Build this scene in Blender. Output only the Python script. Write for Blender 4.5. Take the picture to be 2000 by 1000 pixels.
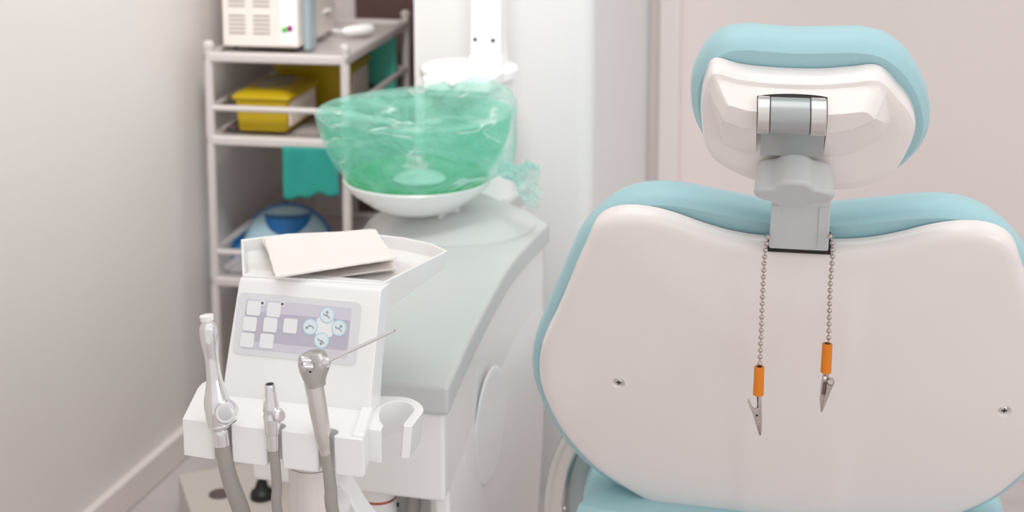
import bpy, bmesh, math, random
from math import sin, cos, tan, pi, radians, sqrt, atan2
from mathutils import Vector, Matrix, noise
random.seed(7)
for o in list(bpy.data.objects): bpy.data.objects.remove(o)
S = bpy.context.scene

# ------------------------------------------------------------------ camera
FPX, CY = 2778.0, 41.0
YAW, PIT = radians(14.5), radians(8)
CAM = Vector((0, 0, 1.27))
FW = Vector((-sin(YAW)*cos(PIT), cos(YAW)*cos(PIT), -sin(PIT)))
RT = Vector((cos(YAW), sin(YAW), 0))
UP = RT.cross(FW)
cd = bpy.data.cameras.new('camera')
cam = bpy.data.objects.new('camera', cd); S.collection.objects.link(cam)
cd.sensor_fit = 'HORIZONTAL'; cd.sensor_width = 36; cd.lens = FPX/2000*36
cd.shift_y = (CY-500)/2000; cd.clip_start = .05
m = Matrix((RT, UP, -FW)).transposed().to_4x4(); m.translation = CAM
cam.matrix_world = m
cd.dof.use_dof = True; cd.dof.focus_distance = 1.42; cd.dof.aperture_fstop = 5.6
S.camera = cam

# ------------------------------------------------------------------ light
w = bpy.data.worlds.new('world'); S.world = w; w.use_nodes = True
nt = w.node_tree; bg = nt.nodes['Background']
tc = nt.nodes.new('ShaderNodeTexCoord'); sx = nt.nodes.new('ShaderNodeSeparateXYZ')
cr = nt.nodes.new('ShaderNodeValToRGB')
nt.links.new(tc.outputs['Generated'], sx.inputs[0]); nt.links.new(sx.outputs['Z'], cr.inputs[0])
mr = cr.color_ramp
mr.elements[0].position = 0.0; mr.elements[0].color = (.80, .77, .765, 1)
mr.elements[1].position = .6; mr.elements[1].color = (1, .985, .975, 1)
nt.links.new(cr.outputs[0], bg.inputs[0]); bg.inputs[1].default_value = 1.0
def area(name, loc, target, sx_, sy_, power, col=(1, 1, 1)):
    l = bpy.data.lights.new(name, 'AREA'); l.shape = 'RECTANGLE'; l.size = sx_; l.size_y = sy_
    l.energy = power; l.color = col
    o = bpy.data.objects.new(name, l); S.collection.objects.link(o); o.location = loc
    o.rotation_euler = (Vector(target)-Vector(loc)).to_track_quat('-Z', 'Y').to_euler(); return o
area('ceiling_light', (-.5, 1.3, 2.7), (-.5, 1.5, 0), 1.4, 1.4, 9, (1, .985, .97))
area('window_daylight', (2.6, -.6, 1.9), (-.6, 1.8, .7), 1.6, 1.6, 15, (.97, .985, 1))
area('corner_fill_light', (-.35, 1.0, 2.5), (-1.33, 2.9, .5), .5, .5, 3.4, (1, .99, .98)).data.spread = radians(50)  # unseen fill lamp added to brighten the trolley corner
S.view_settings.view_transform = 'Standard'; S.view_settings.look = 'None'
S.view_settings.exposure = 0.0; S.view_settings.gamma = 1; S.view_settings.use_curve_mapping = False

# ------------------------------------------------------------------ unprojection of photo pixels onto known planes
def ray(x, y): return FW*FPX + RT*(x-1000) - UP*(y-CY)
def Z(x, y, z): r = ray(x, y); return CAM + r*((z-CAM.z)/r.z)
def Yp(x, y, v): r = ray(x, y); return CAM + r*(v/r.y)
def Xp(x, y, v): r = ray(x, y); return CAM + r*(v/r.x)
def PL(x, y, P0, n): r = ray(x, y); return CAM + r*((P0-CAM).dot(n)/r.dot(n))

# ------------------------------------------------------------------ materials
def lin(c):
    c = c/255.0
    return c/12.92 if c <= .04045 else ((c+.055)/1.055)**2.4
def mat(name, rgb, rough=.5, metal=0, bump=0, bscale=200, var=.03, vscale=3, coat=0, stretch=None, **kw):
    m = bpy.data.materials.new(name); m.use_nodes = True; n = m.node_tree.nodes; L = m.node_tree.links
    b = n['Principled BSDF']; b.inputs['Roughness'].default_value = rough; b.inputs['Metallic'].default_value = metal
    if coat: b.inputs['Coat Weight'].default_value = coat; b.inputs['Coat Roughness'].default_value = .08
    c = tuple(lin(v) for v in rgb)
    t = n.new('ShaderNodeTexCoord'); src = t.outputs['Object']
    nz = n.new('ShaderNodeTexNoise'); nz.inputs['Scale'].default_value = vscale; L.new(src, nz.inputs['Vector'])
    r = n.new('ShaderNodeValToRGB')
    r.color_ramp.elements[0].position = .3; r.color_ramp.elements[1].position = .7
    r.color_ramp.elements[0].color = (*[v*(1-var) for v in c], 1); r.color_ramp.elements[1].color = (*[min(1, v*(1+var)) for v in c], 1)
    L.new(nz.outputs['Fac'], r.inputs[0]); L.new(r.outputs[0], b.inputs['Base Color'])
    if bump:
        mp = n.new('ShaderNodeMapping'); L.new(src, mp.inputs[0])
        if stretch: mp.inputs['Scale'].default_value = stretch
        n2 = n.new('ShaderNodeTexNoise'); n2.inputs['Scale'].default_value = bscale; n2.inputs['Detail'].default_value = 4
        L.new(mp.outputs[0], n2.inputs['Vector'])
        bp = n.new('ShaderNodeBump'); bp.inputs['Strength'].default_value = bump; bp.inputs['Distance'].default_value = .001
        L.new(n2.outputs['Fac'], bp.inputs['Height']); L.new(bp.outputs[0], b.inputs['Normal'])
    for k, v in kw.items(): b.inputs[k.replace('_', ' ')].default_value = v
    return m
def film(name, rgb, alpha, rough=.15, var=.5, scale=6, bump=.6, bscale=18, stretch=(1, 1, 1), tint=.2, painted_glint=0):
    """thin coloured plastic film: transparent mixed with a glossy diffuse sheet, wrinkled"""
    m = mat(name, rgb, rough); n = m.node_tree.nodes; L = m.node_tree.links
    b = n['Principled BSDF']; out = n['Material Output']
    b.inputs['Subsurface Weight'].default_value = 0
    tr = n.new('ShaderNodeBsdfTransparent'); c = [lin(v) for v in rgb]
    tr.inputs[0].default_value = (*[1-tint*(1-v) for v in c], 1)
    tl = n.new('ShaderNodeBsdfTranslucent'); tl.inputs[0].default_value = (*c, 1)
    mx0 = n.new('ShaderNodeMixShader'); mx0.inputs[0].default_value = .45
    L.new(b.outputs[0], mx0.inputs[1]); L.new(tl.outputs[0], mx0.inputs[2])
    mx = n.new('ShaderNodeMixShader'); t = n.new('ShaderNodeTexCoord')
    mp = n.new('ShaderNodeMapping'); mp.inputs['Scale'].default_value = stretch; L.new(t.outputs['Object'], mp.inputs[0])
    nz = n.new('ShaderNodeTexNoise'); nz.inputs['Scale'].default_value = scale; nz.inputs['Detail'].default_value = 3
    nz.inputs['Distortion'].default_value = 1.5
    L.new(mp.outputs[0], nz.inputs['Vector'])
    r = n.new('ShaderNodeMapRange'); r.inputs['From Min'].default_value = .3; r.inputs['From Max'].default_value = .75
    r.inputs['To Min'].default_value = max(0, alpha-var*alpha); r.inputs['To Max'].default_value = min(1, alpha+var*alpha)
    L.new(nz.outputs['Fac'], r.inputs[0]); fac = r.outputs[0]
    if painted_glint:      # white highlight streaks painted into the film's colour and opacity
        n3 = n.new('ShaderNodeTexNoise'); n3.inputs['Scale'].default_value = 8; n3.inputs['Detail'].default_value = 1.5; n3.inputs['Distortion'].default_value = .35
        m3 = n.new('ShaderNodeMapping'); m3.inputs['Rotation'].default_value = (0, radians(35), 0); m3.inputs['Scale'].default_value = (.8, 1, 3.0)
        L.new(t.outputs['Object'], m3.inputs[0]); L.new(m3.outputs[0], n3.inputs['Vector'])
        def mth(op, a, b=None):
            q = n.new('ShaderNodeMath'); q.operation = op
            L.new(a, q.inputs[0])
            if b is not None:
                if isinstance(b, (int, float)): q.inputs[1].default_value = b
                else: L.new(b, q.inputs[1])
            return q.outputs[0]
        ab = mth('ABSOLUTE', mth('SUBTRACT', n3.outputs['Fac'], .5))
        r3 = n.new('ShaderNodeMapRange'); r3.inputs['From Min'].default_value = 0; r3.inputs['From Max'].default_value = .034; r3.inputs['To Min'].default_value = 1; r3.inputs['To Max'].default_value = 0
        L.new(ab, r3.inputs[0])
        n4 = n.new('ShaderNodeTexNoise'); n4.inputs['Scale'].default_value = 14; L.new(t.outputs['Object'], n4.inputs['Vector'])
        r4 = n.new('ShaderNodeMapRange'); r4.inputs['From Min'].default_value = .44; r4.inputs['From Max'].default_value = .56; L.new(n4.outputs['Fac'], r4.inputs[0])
        glint_fac = mth('MULTIPLY', mth('MULTIPLY', r3.outputs[0], r4.outputs[0]), painted_glint)
        fac = mth('MAXIMUM', fac, glint_fac)
        mc = n.new('ShaderNodeMixRGB'); mc.inputs[2].default_value = (.95, 1, .99, 1); L.new(glint_fac, mc.inputs[0])
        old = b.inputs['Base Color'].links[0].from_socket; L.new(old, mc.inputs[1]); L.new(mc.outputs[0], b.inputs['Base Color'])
    L.new(fac, mx.inputs[0])
    L.new(tr.outputs[0], mx.inputs[1]); L.new(mx0.outputs[0], mx.inputs[2]); L.new(mx.outputs[0], out.inputs[0])
    n2 = n.new('ShaderNodeTexNoise'); n2.inputs['Scale'].default_value = bscale; n2.inputs['Detail'].default_value = 5; n2.inputs['Distortion'].default_value = 1.2
    L.new(mp.outputs[0], n2.inputs['Vector'])
    bp = n.new('ShaderNodeBump'); bp.inputs['Strength'].default_value = bump; bp.inputs['Distance'].default_value = .02
    L.new(n2.outputs['Fac'], bp.inputs['Height']); L.new(bp.outputs[0], b.inputs['Normal'])
    return m
M = dict(
 wall=mat('painted_wall', (228, 222, 219), .85, bump=.15, bscale=400, var=.01),
 pink=mat('pink_painted_wall', (236, 225, 223), .85, bump=.15, bscale=400, var=.01),
 white_wall=mat('white_paint', (228, 227, 226), .6, var=.01),
 trim=mat('white_trim', (232, 222, 220), .5, var=.01),
 floor=mat('grey_vinyl', (196, 188, 188), .45, bump=.1, bscale=60, var=.05, vscale=12),
 gap_shade=mat('gap_shade_brown', (108, 82, 78), .5, bump=.3, bscale=60, stretch=(6, 6, .5), var=.15, vscale=8),  # dark brown painting the shade of the gap beside the pier
 plastic=mat('white_plastic', (246, 246, 245), .22, var=.006, bump=.02, bscale=300, coat=.3),
 plastic_warm=mat('warm_white_plastic', (243, 236, 233), .22, var=.008, bump=.02, bscale=250, coat=.3),
 grey_top=mat('satin_grey_plastic', (207, 211, 210), .3, var=.01, bump=.03, bscale=500),
 grey=mat('grey_plastic', (204, 208, 208), .42, var=.015, bump=.05, bscale=600),
 dgrey=mat('dark_grey_plastic', (120, 122, 123), .4, var=.02),
 barrel=mat('grey_satin_metal', (178, 182, 183), .32, .6, var=.01), head_metal=mat('satin_head_metal', (196, 194, 191), .36, 1, var=.01), steel=mat('brushed_steel', (214, 214, 214), .22, 1, bump=.08, bscale=500, stretch=(1, 12, 12)),
 chrome=mat('chrome', (236, 236, 236), .09, 1, bump=.0),
 satin=mat('satin_steel', (222, 218, 215), .26, 1, bump=.04, bscale=400),
 tube=mat('painted_steel_tube', (212, 204, 202), .35, .3, var=.03),
 clip=mat('nickel_clip', (196, 184, 178), .28, 1, bump=.05, bscale=900),
 black=mat('black_plastic', (22, 22, 24), .45, var=.05),
 hole=mat('dark_recess', (34, 33, 33), .7),
 teal=mat('teal_leatherette', (168, 210, 217), .42, bump=.35, bscale=900, var=.02, vscale=6, Sheen_Weight=.15),
 hose=mat('grey_rubber_hose', (163, 157, 152), .4, bump=.05, bscale=300, var=.02),
 orange=mat('orange_sleeve', (226, 128, 10), .5, bump=.05, bscale=300, var=.03),
 paper=mat('paper_towel', (244, 237, 233), .9, bump=.5, bscale=260, var=.008),
 lilac=mat('lilac_print', (214, 210, 222), .4, var=.01), lilac_dark=mat('lilac_line', (186, 182, 198), .4, var=.01),
 pad=mat('keypad_membrane', (228, 228, 231), .3, var=.005), key=mat('key_membrane', (242, 242, 244), .3, var=.005),
 halo=mat('pale_blue_print', (188, 224, 236), .35, var=.01), keyblue=mat('light_blue_key', (226, 238, 242), .35, var=.01),
 mark=mat('grey_print', (140, 146, 150), .4), ink=mat('dark_print', (90, 90, 100), .4),
 yellow=mat('yellow_polypropylene', (184, 156, 8), .35, var=.04), olive=mat('grey_lid_insert', (150, 142, 120), .4),  # grey tone of the oval flap on the sharps lids
 label=mat('paper_label', (226, 214, 202), .6, var=.08, vscale=60),
 tealbox=mat('green_teal_plastic', (84, 196, 176), .4, var=.06), tealcloth=mat('teal_cloth', (34, 140, 128), .85, bump=.6, bscale=300, var=.08, vscale=20),
 blue=mat('blue_plastic', (38, 118, 186), .3, var=.05), beige=mat('cream_metal', (228, 219, 212), .45, var=.01),
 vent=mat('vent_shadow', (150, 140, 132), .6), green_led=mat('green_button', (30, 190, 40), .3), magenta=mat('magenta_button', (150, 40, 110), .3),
 copper=mat('copper_ring', (196, 112, 88), .3, .7), cream=mat('cream_casing', (205, 196, 188), .5, var=.03),
 mint=mat('mint_reflection', (196, 220, 216), .3), base_green=mat('green_base', (18, 168, 92), .3, var=.03),
 dstrip=mat('brown_grey_tube', (112, 96, 94), .4, .3),
)
M['bowl'] = film('green_tinted_glass', (132, 236, 208), .19, rough=.12, var=.1, scale=3, bump=.02, tint=.22)
M['film'] = film('mint_plastic_film', (196, 246, 236), .40, tint=.06, painted_glint=1.0, rough=.12, var=.55, scale=10, bump=1.0, bscale=16, stretch=(1, 1, 1.6))
M['pblue'] = mat('pale_blue_plastic', (186, 220, 232), .2, var=.06)
M['pclear'] = film('clear_bluish_plastic', (214, 230, 236), .6, rough=.2, var=.1, scale=4, bump=.02, tint=.2)

# ------------------------------------------------------------------ object helpers
def thing(name, label, cat, loc=(0, 0, 0), rotz=0, group=None):
    o = bpy.data.objects.new(name, None); S.collection.objects.link(o); o.empty_display_size = .05
    o.location = loc; o.rotation_euler = (0, 0, rotz); o['label'] = label; o['category'] = cat
    if group: o['group'] = group
    o['_r'] = 1
    return o
def root_of(o):
    while o.parent: o = o.parent
    return o
def inv_of(o):
    r = root_of(o)
    return (Matrix.Translation(r.location) @ Matrix.Rotation(r.rotation_euler.z, 4, 'Z')).inverted()
def make(name, verts, faces, mt, parent=None, smooth=True, sub=0, bevel=0, world=True, kind=None, label=None, seg=3, angle=35, solid=0):
    """verts in world coordinates (world=True) or the thing's own; links ONE mesh object"""
    me = bpy.data.meshes.new(name)
    if parent is not None and world:
        I = inv_of(parent); verts = [I @ Vector(v) for v in verts]
    me.from_pydata([tuple(v) for v in verts], [], faces); me.update()
    bm = bmesh.new(); bm.from_mesh(me); bmesh.ops.recalc_face_normals(bm, faces=bm.faces); bm.to_mesh(me); bm.free()
    o = bpy.data.objects.new(name, me); S.collection.objects.link(o)
    if mt: me.materials.append(M[mt] if isinstance(mt, str) else mt)
    if parent is not None: o.parent = parent
    for p in me.polygons: p.use_smooth = smooth
    if solid:
        s = o.modifiers.new('thickness', 'SOLIDIFY'); s.thickness = solid; s.offset = 0
    if bevel:
        b = o.modifiers.new('bevel', 'BEVEL'); b.width = bevel; b.segments = seg; b.limit_method = 'ANGLE'; b.angle_limit = radians(angle)
    if sub:
        s = o.modifiers.new('sub', 'SUBSURF'); s.levels = sub; s.render_levels = sub
    if smooth and not sub:
        me.set_sharp_from_angle(angle=radians(40)) if hasattr(me, 'set_sharp_from_angle') else None
        if bevel: 
            wn = o.modifiers.new('wn', 'WEIGHTED_NORMAL'); wn.keep_sharp = False
            for e in me.edges: e.use_edge_sharp = False
    if kind: o['kind'] = kind
    if label: o['label'] = label
    return o
def tagm(o, label, cat, group=None):
    o['label'] = label; o['category'] = cat
    if group: o['group'] = group
    return o
def box(x0, x1, y0, y1, z0, z1):
    v = [(x, y, z) for z in (z0, z1) for (x, y) in ((x0, y0), (x1, y0), (x1, y1), (x0, y1))]
    return v, [(0, 3, 2, 1), (4, 5, 6, 7), (0, 1, 5, 4), (1, 2, 6, 5), (2, 3, 7, 6), (3, 0, 4, 7)]
def xf(vf, fn): return [fn(Vector(v)) for v in vf[0]], vf[1]
def merge(*vfs):
    V, F = [], []
    for v, f in vfs:
        k = len(V); V += list(v); F += [tuple(i+k for i in q) for q in f]
    return V, F
def loft(rings, closed=True, cap0=True, cap1=True):
    n = len(rings[0]); V = [tuple(p) for r in rings for p in r]; F = []
    for i in range(len(rings)-1):
        for j in range(n if closed else n-1):
            k = (j+1) % n
            F.append((i*n+j, i*n+k, (i+1)*n+k, (i+1)*n+j))
    if closed and cap0: F.append(tuple(reversed(range(n))))
    if closed and cap1: F.append(tuple((len(rings)-1)*n+j for j in range(n)))
    return V, F
def basis(d):
    d = Vector(d).normalized(); a = Vector((0, 0, 1)) if abs(d.z) < .9 else Vector((1, 0, 0))
    x = a.cross(d).normalized(); return x, d.cross(x).normalized(), d
def lathe(A, B, prof, n=32, cap=True):
    """prof = [(t 0..1 or metres if B is direction), radius]"""
    A = Vector(A); B = Vector(B); x, y, d = basis(B-A); L = (B-A).length
    return loft([[A+d*(t*L)+x*(r*cos(2*pi*j/n))+y*(r*sin(2*pi*j/n)) for j in range(n)] for t, r in prof], True, cap, cap)
def cyl(A, B, r, n=28): return lathe(A, B, [(0, r), (1, r)], n)
def spline(P, k=6, closed=False):
    P = [Vector(p) for p in P]; n = len(P); out = []
    rng = range(n if closed else n-1)
    for i in rng:
        if closed: a, b, c, d = P[(i-1) % n], P[i], P[(i+1) % n], P[(i+2) % n]
        else: a, b, c, d = P[max(i-1, 0)], P[i], P[i+1], P[min(i+2, n-1)]
        for s in range(k):
            t = s/k
            out.append(.5*((2*b)+(c-a)*t+(2*a-5*b+4*c-d)*t*t+(3*b-a-3*c+d)*t**3))
    if not closed: out.append(P[-1])
    return out
def tube(P, r, n=16, k=6, sm=True):
    Q = spline(P, k) if sm else [Vector(p) for p in P]
    R = r if callable(r) else (lambda t: r)
    rings = []; x = None
    for i, p in enumerate(Q):
        d = (Q[min(i+1, len(Q)-1)]-Q[max(i-1, 0)]).normalized()
        if x is None: x, y, _ = basis(d)
        else:
            x = (x-d*x.dot(d)).normalized(); y = d.cross(x)
        rr = R(i/(len(Q)-1)); rings.append([p+x*(rr*cos(2*pi*j/n))+y*(rr*sin(2*pi*j/n)) for j in range(n)])
    return loft(rings)
def prism(poly, fn, a, b):
    """poly 2-D list, fn(u,v,w)->3-D, extruded w from a to b"""
    return loft([[fn(u, v, a) for u, v in poly], [fn(u, v, b) for u, v in poly]])
def roundpoly(x0, x1, y0, y1, r, k=6):
    out = []
    for cx, cy, a0 in ((x1-r, y1-r, 0), (x0+r, y1-r, 90), (x0+r, y0+r, 180), (x1-r, y0+r, 270)):
        for i in range(k+1):
            a = radians(a0+90*i/k); out.append((cx+r*cos(a), cy+r*sin(a)))
    return out
def sphere(c, r, n=14, m_=9):
    c = Vector(c)
    return loft([[c+Vector((r*sin(pi*(i+.02)/(m_+.04))*cos(2*pi*j/n), r*sin(pi*(i+.02)/(m_+.04))*sin(2*pi*j/n), r*cos(pi*(i+.02)/(m_+.04)))) for j in range(n)] for i in range(m_+1)])
def pad(outline, frame, prof, hb=None, hf=None, N=112, rings=9):
    """upholstered pad / moulded shell: closed outline in (s,h); prof=[(inset, depth)] from camera side to far side;
       hb/hf give extra depth of the interior of either face as function(s,h,k) with k 0 at edge..1 at centre"""
    P = spline([(a, b, 0) for a, b in outline], 12, True)
    L = [0]
    for i in range(len(P)): L.append(L[-1]+(P[(i+1) % len(P)]-P[i]).length)
    Q = []; i = 0
    for j in range(N):
        t = L[-1]*j/N
        while L[i+1] < t: i += 1
        f = (t-L[i])/max(1e-9, L[i+1]-L[i]); Q.append(P[i].lerp(P[(i+1) % len(P)], f))
    A = sum(Q[j].x*Q[(j+1) % N].y-Q[(j+1) % N].x*Q[j].y for j in range(N))
    if A < 0: Q.reverse()
    nr = []
    for j in range(N):
        d = Q[(j+1) % N]-Q[j-1]; nr.append(Vector((-d.y, d.x, 0)).normalized())
    def sm(v):
        for _ in range(3): v = [(v[j-1]+v[j]*2+v[(j+1) % N])/4 for j in range(N)]
        return v
    nr = sm(nr)
    c = sum(Q, Vector())/N; O, ex, ey, en = frame
    def mk(ins, dep, k=0, hfun=None):
        out = []
        for j in range(N):
            q = Q[j]+nr[j]*ins; q = q.lerp(c, k)
            d = dep+(hfun(q.x, q.y, k) if hfun else 0)
            out.append(O+ex*q.x+ey*q.y+en*d)
        return out
    R = []
    i0, d0 = prof[0]; i1, d1 = prof[-1]
    ks = [1-(r/rings) for r in range(1, rings)]
    R.append(mk(i0, d0, .985, hb))
    for k in ks: R.append(mk(i0, d0, k, hb))
    for a, b in prof: R.append(mk(a, b, 0, (lambda x, y, k_: (hb(x, y, 0) if hb else 0)) if (a, b) == prof[0] else None))
    for k in reversed(ks): R.append(mk(i1, d1, k, hf))
    R.append(mk(i1, d1, .985, hf))
    return loft(R)
def bool_cut(o, vf, mt='hole'):
    """cut a solid out of a mesh and keep the result as plain mesh data"""
    c = make('cut', vf[0], vf[1], None, None, smooth=False)
    if o.parent:
        r = root_of(o); c.matrix_world = Matrix()
    bpy.context.view_layer.update()
    b = o.modifiers.new('cut', 'BOOLEAN'); b.operation = 'DIFFERENCE'; b.object = c; b.solver = 'EXACT'
    bpy.context.view_layer.update()
    dg = bpy.context.evaluated_depsgraph_get(); me = bpy.data.meshes.new_from_object(o.evaluated_get(dg))
    o.modifiers.clear(); o.data = me; bpy.data.objects.remove(c)
    me.set_sharp_from_angle(angle=radians(38))
    return o
def lerp(a, b, t): return a+(b-a)*t
def sstep(a, b, x):
    t = max(0, min(1, (x-a)/(b-a))); return t*t*(3-2*t)

# ================================================================== ROOM
def struct(name, vf, mt, **k): return make(name, vf[0], vf[1], mt, None, kind='structure', **k)
struct('floor', box(-1.45, 3, -.8, 3.4, -.06, 0), 'floor', smooth=False)
struct('wall_left', box(-1.45, -1.33, -.8, 3.4, 0, 2.8), 'wall', smooth=False)
struct('wall_back', box(-1.33, 3, 3.2, 3.3, 0, 2.8), 'pink', smooth=False)
struct('baseboard_left', box(-1.33, -1.312, -.8, 3.18, 0, .062), 'trim', bevel=.004)
struct('baseboard_back', box(-.42, 2.98, 3.184, 3.2, 0, .062), 'trim', bevel=.004)
struct('gap_shade_1', merge(box(-1.20, -.87, 3.15, 3.2, 0, 2.05)), 'gap_shade', bevel=.004)  # dark slab standing in for the shaded gap left of the pier
# white pier behind the unit, with rounded front corner
pier = [(-.842, 2.52)]+[(-.53+.03*sin(a), 2.55-.03*cos(a)) for a in [radians(t) for t in range(0, 91, 10)]]+[(-.50, 3.2), (-.842, 3.2)]
struct('wall_pier', prism(pier, lambda u, v, w_: Vector((u, v, w_)), 0, 2.8), 'white_wall')
struct('trim_1', box(-.475, -.428, 3.165, 3.2, 0, 2.8), 'trim', bevel=.006)

# ================================================================== DENTAL UNIT (console with cuspidor post)
ZT = .62
unit = thing('dental_unit', 'white floor unit with a long satin grey top under the green bowl', 'dental unit', (-.62, 1.95, 0))
right = [Z(a, b, ZT) for a, b in [(876, 757), (918, 664), (964, 574), (1000, 514), (1030, 478), (1052, 455), (1072, 436)]]
rs = [p.to_2d() for p in spline(right, 4)]
top = [(-.72, 1.503)]+[(p.x, p.y) for p in rs]+[(-.55, 2.255), (-.60, 2.30), (-.60, 2.45), (-.80, 2.45), (-.80, 2.15), (-.745, 1.8)]
cx_, cy_ = -.63, 1.95
V, F = prism(top, lambda u, v, w_: Vector((u, v, w_)), ZT-.036, ZT)
make('worktop', V, F, 'grey_top', unit, bevel=.006, seg=4, angle=50)
ins = [(lerp(u, cx_, .035)-.002, lerp(v, cy_, .02)) for u, v in top]
V, F = prism(ins, lambda u, v, w_: Vector((u, v, w_)), .472, ZT-.037)
make('upper_housing', V, F, 'plastic', unit, bevel=.006, angle=50)
low = [(-.70, 1.596), (-.500, 1.596), (-.515, 1.84), (-.545, 2.1), (-.57, 2.27), (-.61, 2.44), (-.78, 2.44), (-.78, 2.15), (-.72, 1.75)]
V, F = prism(low, lambda u, v, w_: Vector((u, v, w_)), .02, .472)
make('lower_cabinet', V, F, 'plastic', unit, bevel=.01, angle=50)
# side panel flowing outwards under the top, right side
def sidepanel():
    rings = []
    for zz, off in ((.583, -.004), (.54, .004), (.48, .012), (.40, .016), (.25, .012), (.06, .0)):
        ring = []
        for (x, y) in [(-.485, 1.545), (-.50, 1.70), (-.516, 1.84), (-.524, 1.98), (-.522, 2.08), (-.518, 2.19)]:
            ring.append(Vector((x+off-.006, y, zz)))
        ring2 = [Vector((p.x-.02, p.y, p.z)) for p in reversed(ring)]
        rings.append(ring+ring2)
    return loft(rings)
V, F = sidepanel(); make('side_panel', V, F, 'plastic', unit, bevel=.006, seg=3)
# round pivot cover on the flank
pc = Vector((-.497, 1.80, .445))
V, F = lathe(pc, pc+Vector((.0035, 0, 0)), [(0, .08), (.55, .08), (.85, .077), (1, .070)], 48)
make('pivot_cover', V, F, 'plastic', unit, bevel=.003)
# low conical foot of the bowl on the worktop
pf = Vector((-.655, 2.155, ZT))
V, F = lathe(pf, pf+Vector((0, 0, .036)), [(0, .135), (.12, .134), (.85, .078), (1, .07)], 64)
make('bowl_plinth', V, F, 'grey_top', unit)
# fittings under the front
f0 = Yp(612, 1000, 1.60)
q = Yp(739, 965, 1.568); zr = q.z
V, F = lathe((q.x, q.y, zr), (q.x, q.y, .475), [(0, .0225), (.3, .0235), (.7, .0275), (1, .031)], 48); make('drain_cup', V, F, 'plastic', unit)
V, F = lathe((q.x, q.y, zr-.0035), (q.x, q.y, zr), [(0, .0222), (1, .0222)], 48); make('seal_ring', V, F, 'copper', unit, label='copper coloured ring round the cup')
V, F = lathe((q.x, q.y, .25), (q.x, q.y, zr-.0035), [(0, .0226), (1, .0226)], 48); make('drain_pipe', V, F, 'plastic', unit)
a = Yp(777, 988, 1.556); V, F = cyl(a, a+Vector((-.002, .006, 0)), .0015, 12); make('pipe_screw', V, F, 'hole', unit, label='tiny dark screw')
a, b = Yp(811, 945, 1.578), Yp(806, 1005, 1.578)
V, F = tube([(a.x, a.y, .475), a, b, (b.x-.003, b.y, .36), (b.x-.004, b.y, .25), (b.x-.004, 1.58, .10)], .0085); make('drain_hose', V, F, 'hose', unit)
a = Yp(857, 955, 1.576)
V, F = prism(roundpoly(a.x-.0095, a.x+.0095, 1.568, 1.5955, .002), lambda u, v, w_: Vector((u, v, w_)), a.z-.0025, .474); vf_ = make('valve_fitting', V, F, 'satin', unit, bevel=.0008)
V, F = merge(lathe((a.x-.001, a.y, a.z-.0085), (a.x-.001, a.y, a.z-.002), [(0, .006), (.25, .006), (.3, .004), (1, .004)], 20)); make('valve_tap', V, F, 'satin', vf_)
V, F = merge(box(-.515, -.487, 1.575, 1.66, .02, .474)); make('pipe_bracket', V, F, 'plastic', unit, bevel=.01)
# column behind the bowl, carrying the lamp post
cc = Vector((-.686, 2.355, 0)); zc = .846
V, F = lathe((cc.x, cc.y, ZT), (cc.x, cc.y, zc), [(0, .078), (.05, .076), (.9, .078), (.93, .086), (.985, .086), (1, .083)], 64); make('column', V, F, 'plastic', unit)
V, F = lathe((cc.x, cc.y, zc), (cc.x, cc.y, zc+.004), [(0, .078), (.6, .078), (1, .060)], 64); make('column_cap', V, F, 'plastic', unit)
p0, p1 = Yp(822, 165, 2.215), Yp(955, 165, 2.215)
V, F = prism(roundpoly(p0.x, p1.x, 2.215, 2.36, .012), lambda u, v, w_: Vector((u, v, w_)), .827, .848); bl = make('water_spout_head', V, F, 'plastic', unit, bevel=.003)
V, F = prism(roundpoly(p0.x+.006, p1.x-.006, 2.222, 2.35, .01), lambda u, v, w_: Vector((u, v, w_)), .818, .8275); make('mint_reflection_band', V, F, 'mint', bl, label='underside band painted with a mint reflection')  # mint reflection on the underside, put in as a coloured band
a = Yp(880, 168, 2.20); V, F = merge(sphere((a.x, 2.207, a.z), .0055), cyl((a.x, 2.204, a.z), (a.x, 2.225, a.z), .003)); make('spout_knob', V, F, 'chrome', bl)
a, b = Yp(919, 60, 2.33), Yp(977, 60, 2.33)
V, F = box(a.x, b.x, 2.33, 2.375, zc+.022, 1.9); post = make('lamp_post', V, F, 'plastic', unit, bevel=.003)
V, F = prism([(2.325, zc+.003), (2.38, zc+.003), (2.38, zc+.024), (2.332, zc+.024)], lambda u, v, w_: Vector((w_, u, v)), a.x-.003, b.x+.001); make('post_foot', V, F, 'plastic', post, bevel=.003)
for px, py in ((928, 77), (963, 79)):
    c = Yp(px, py, 2.33); V, F = cyl(c+Vector((0, .004, 0)), c-Vector((0, .0015, 0)), .0034, 16); make('screw', V, F, 'hole', post, label='dark screw head')

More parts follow.
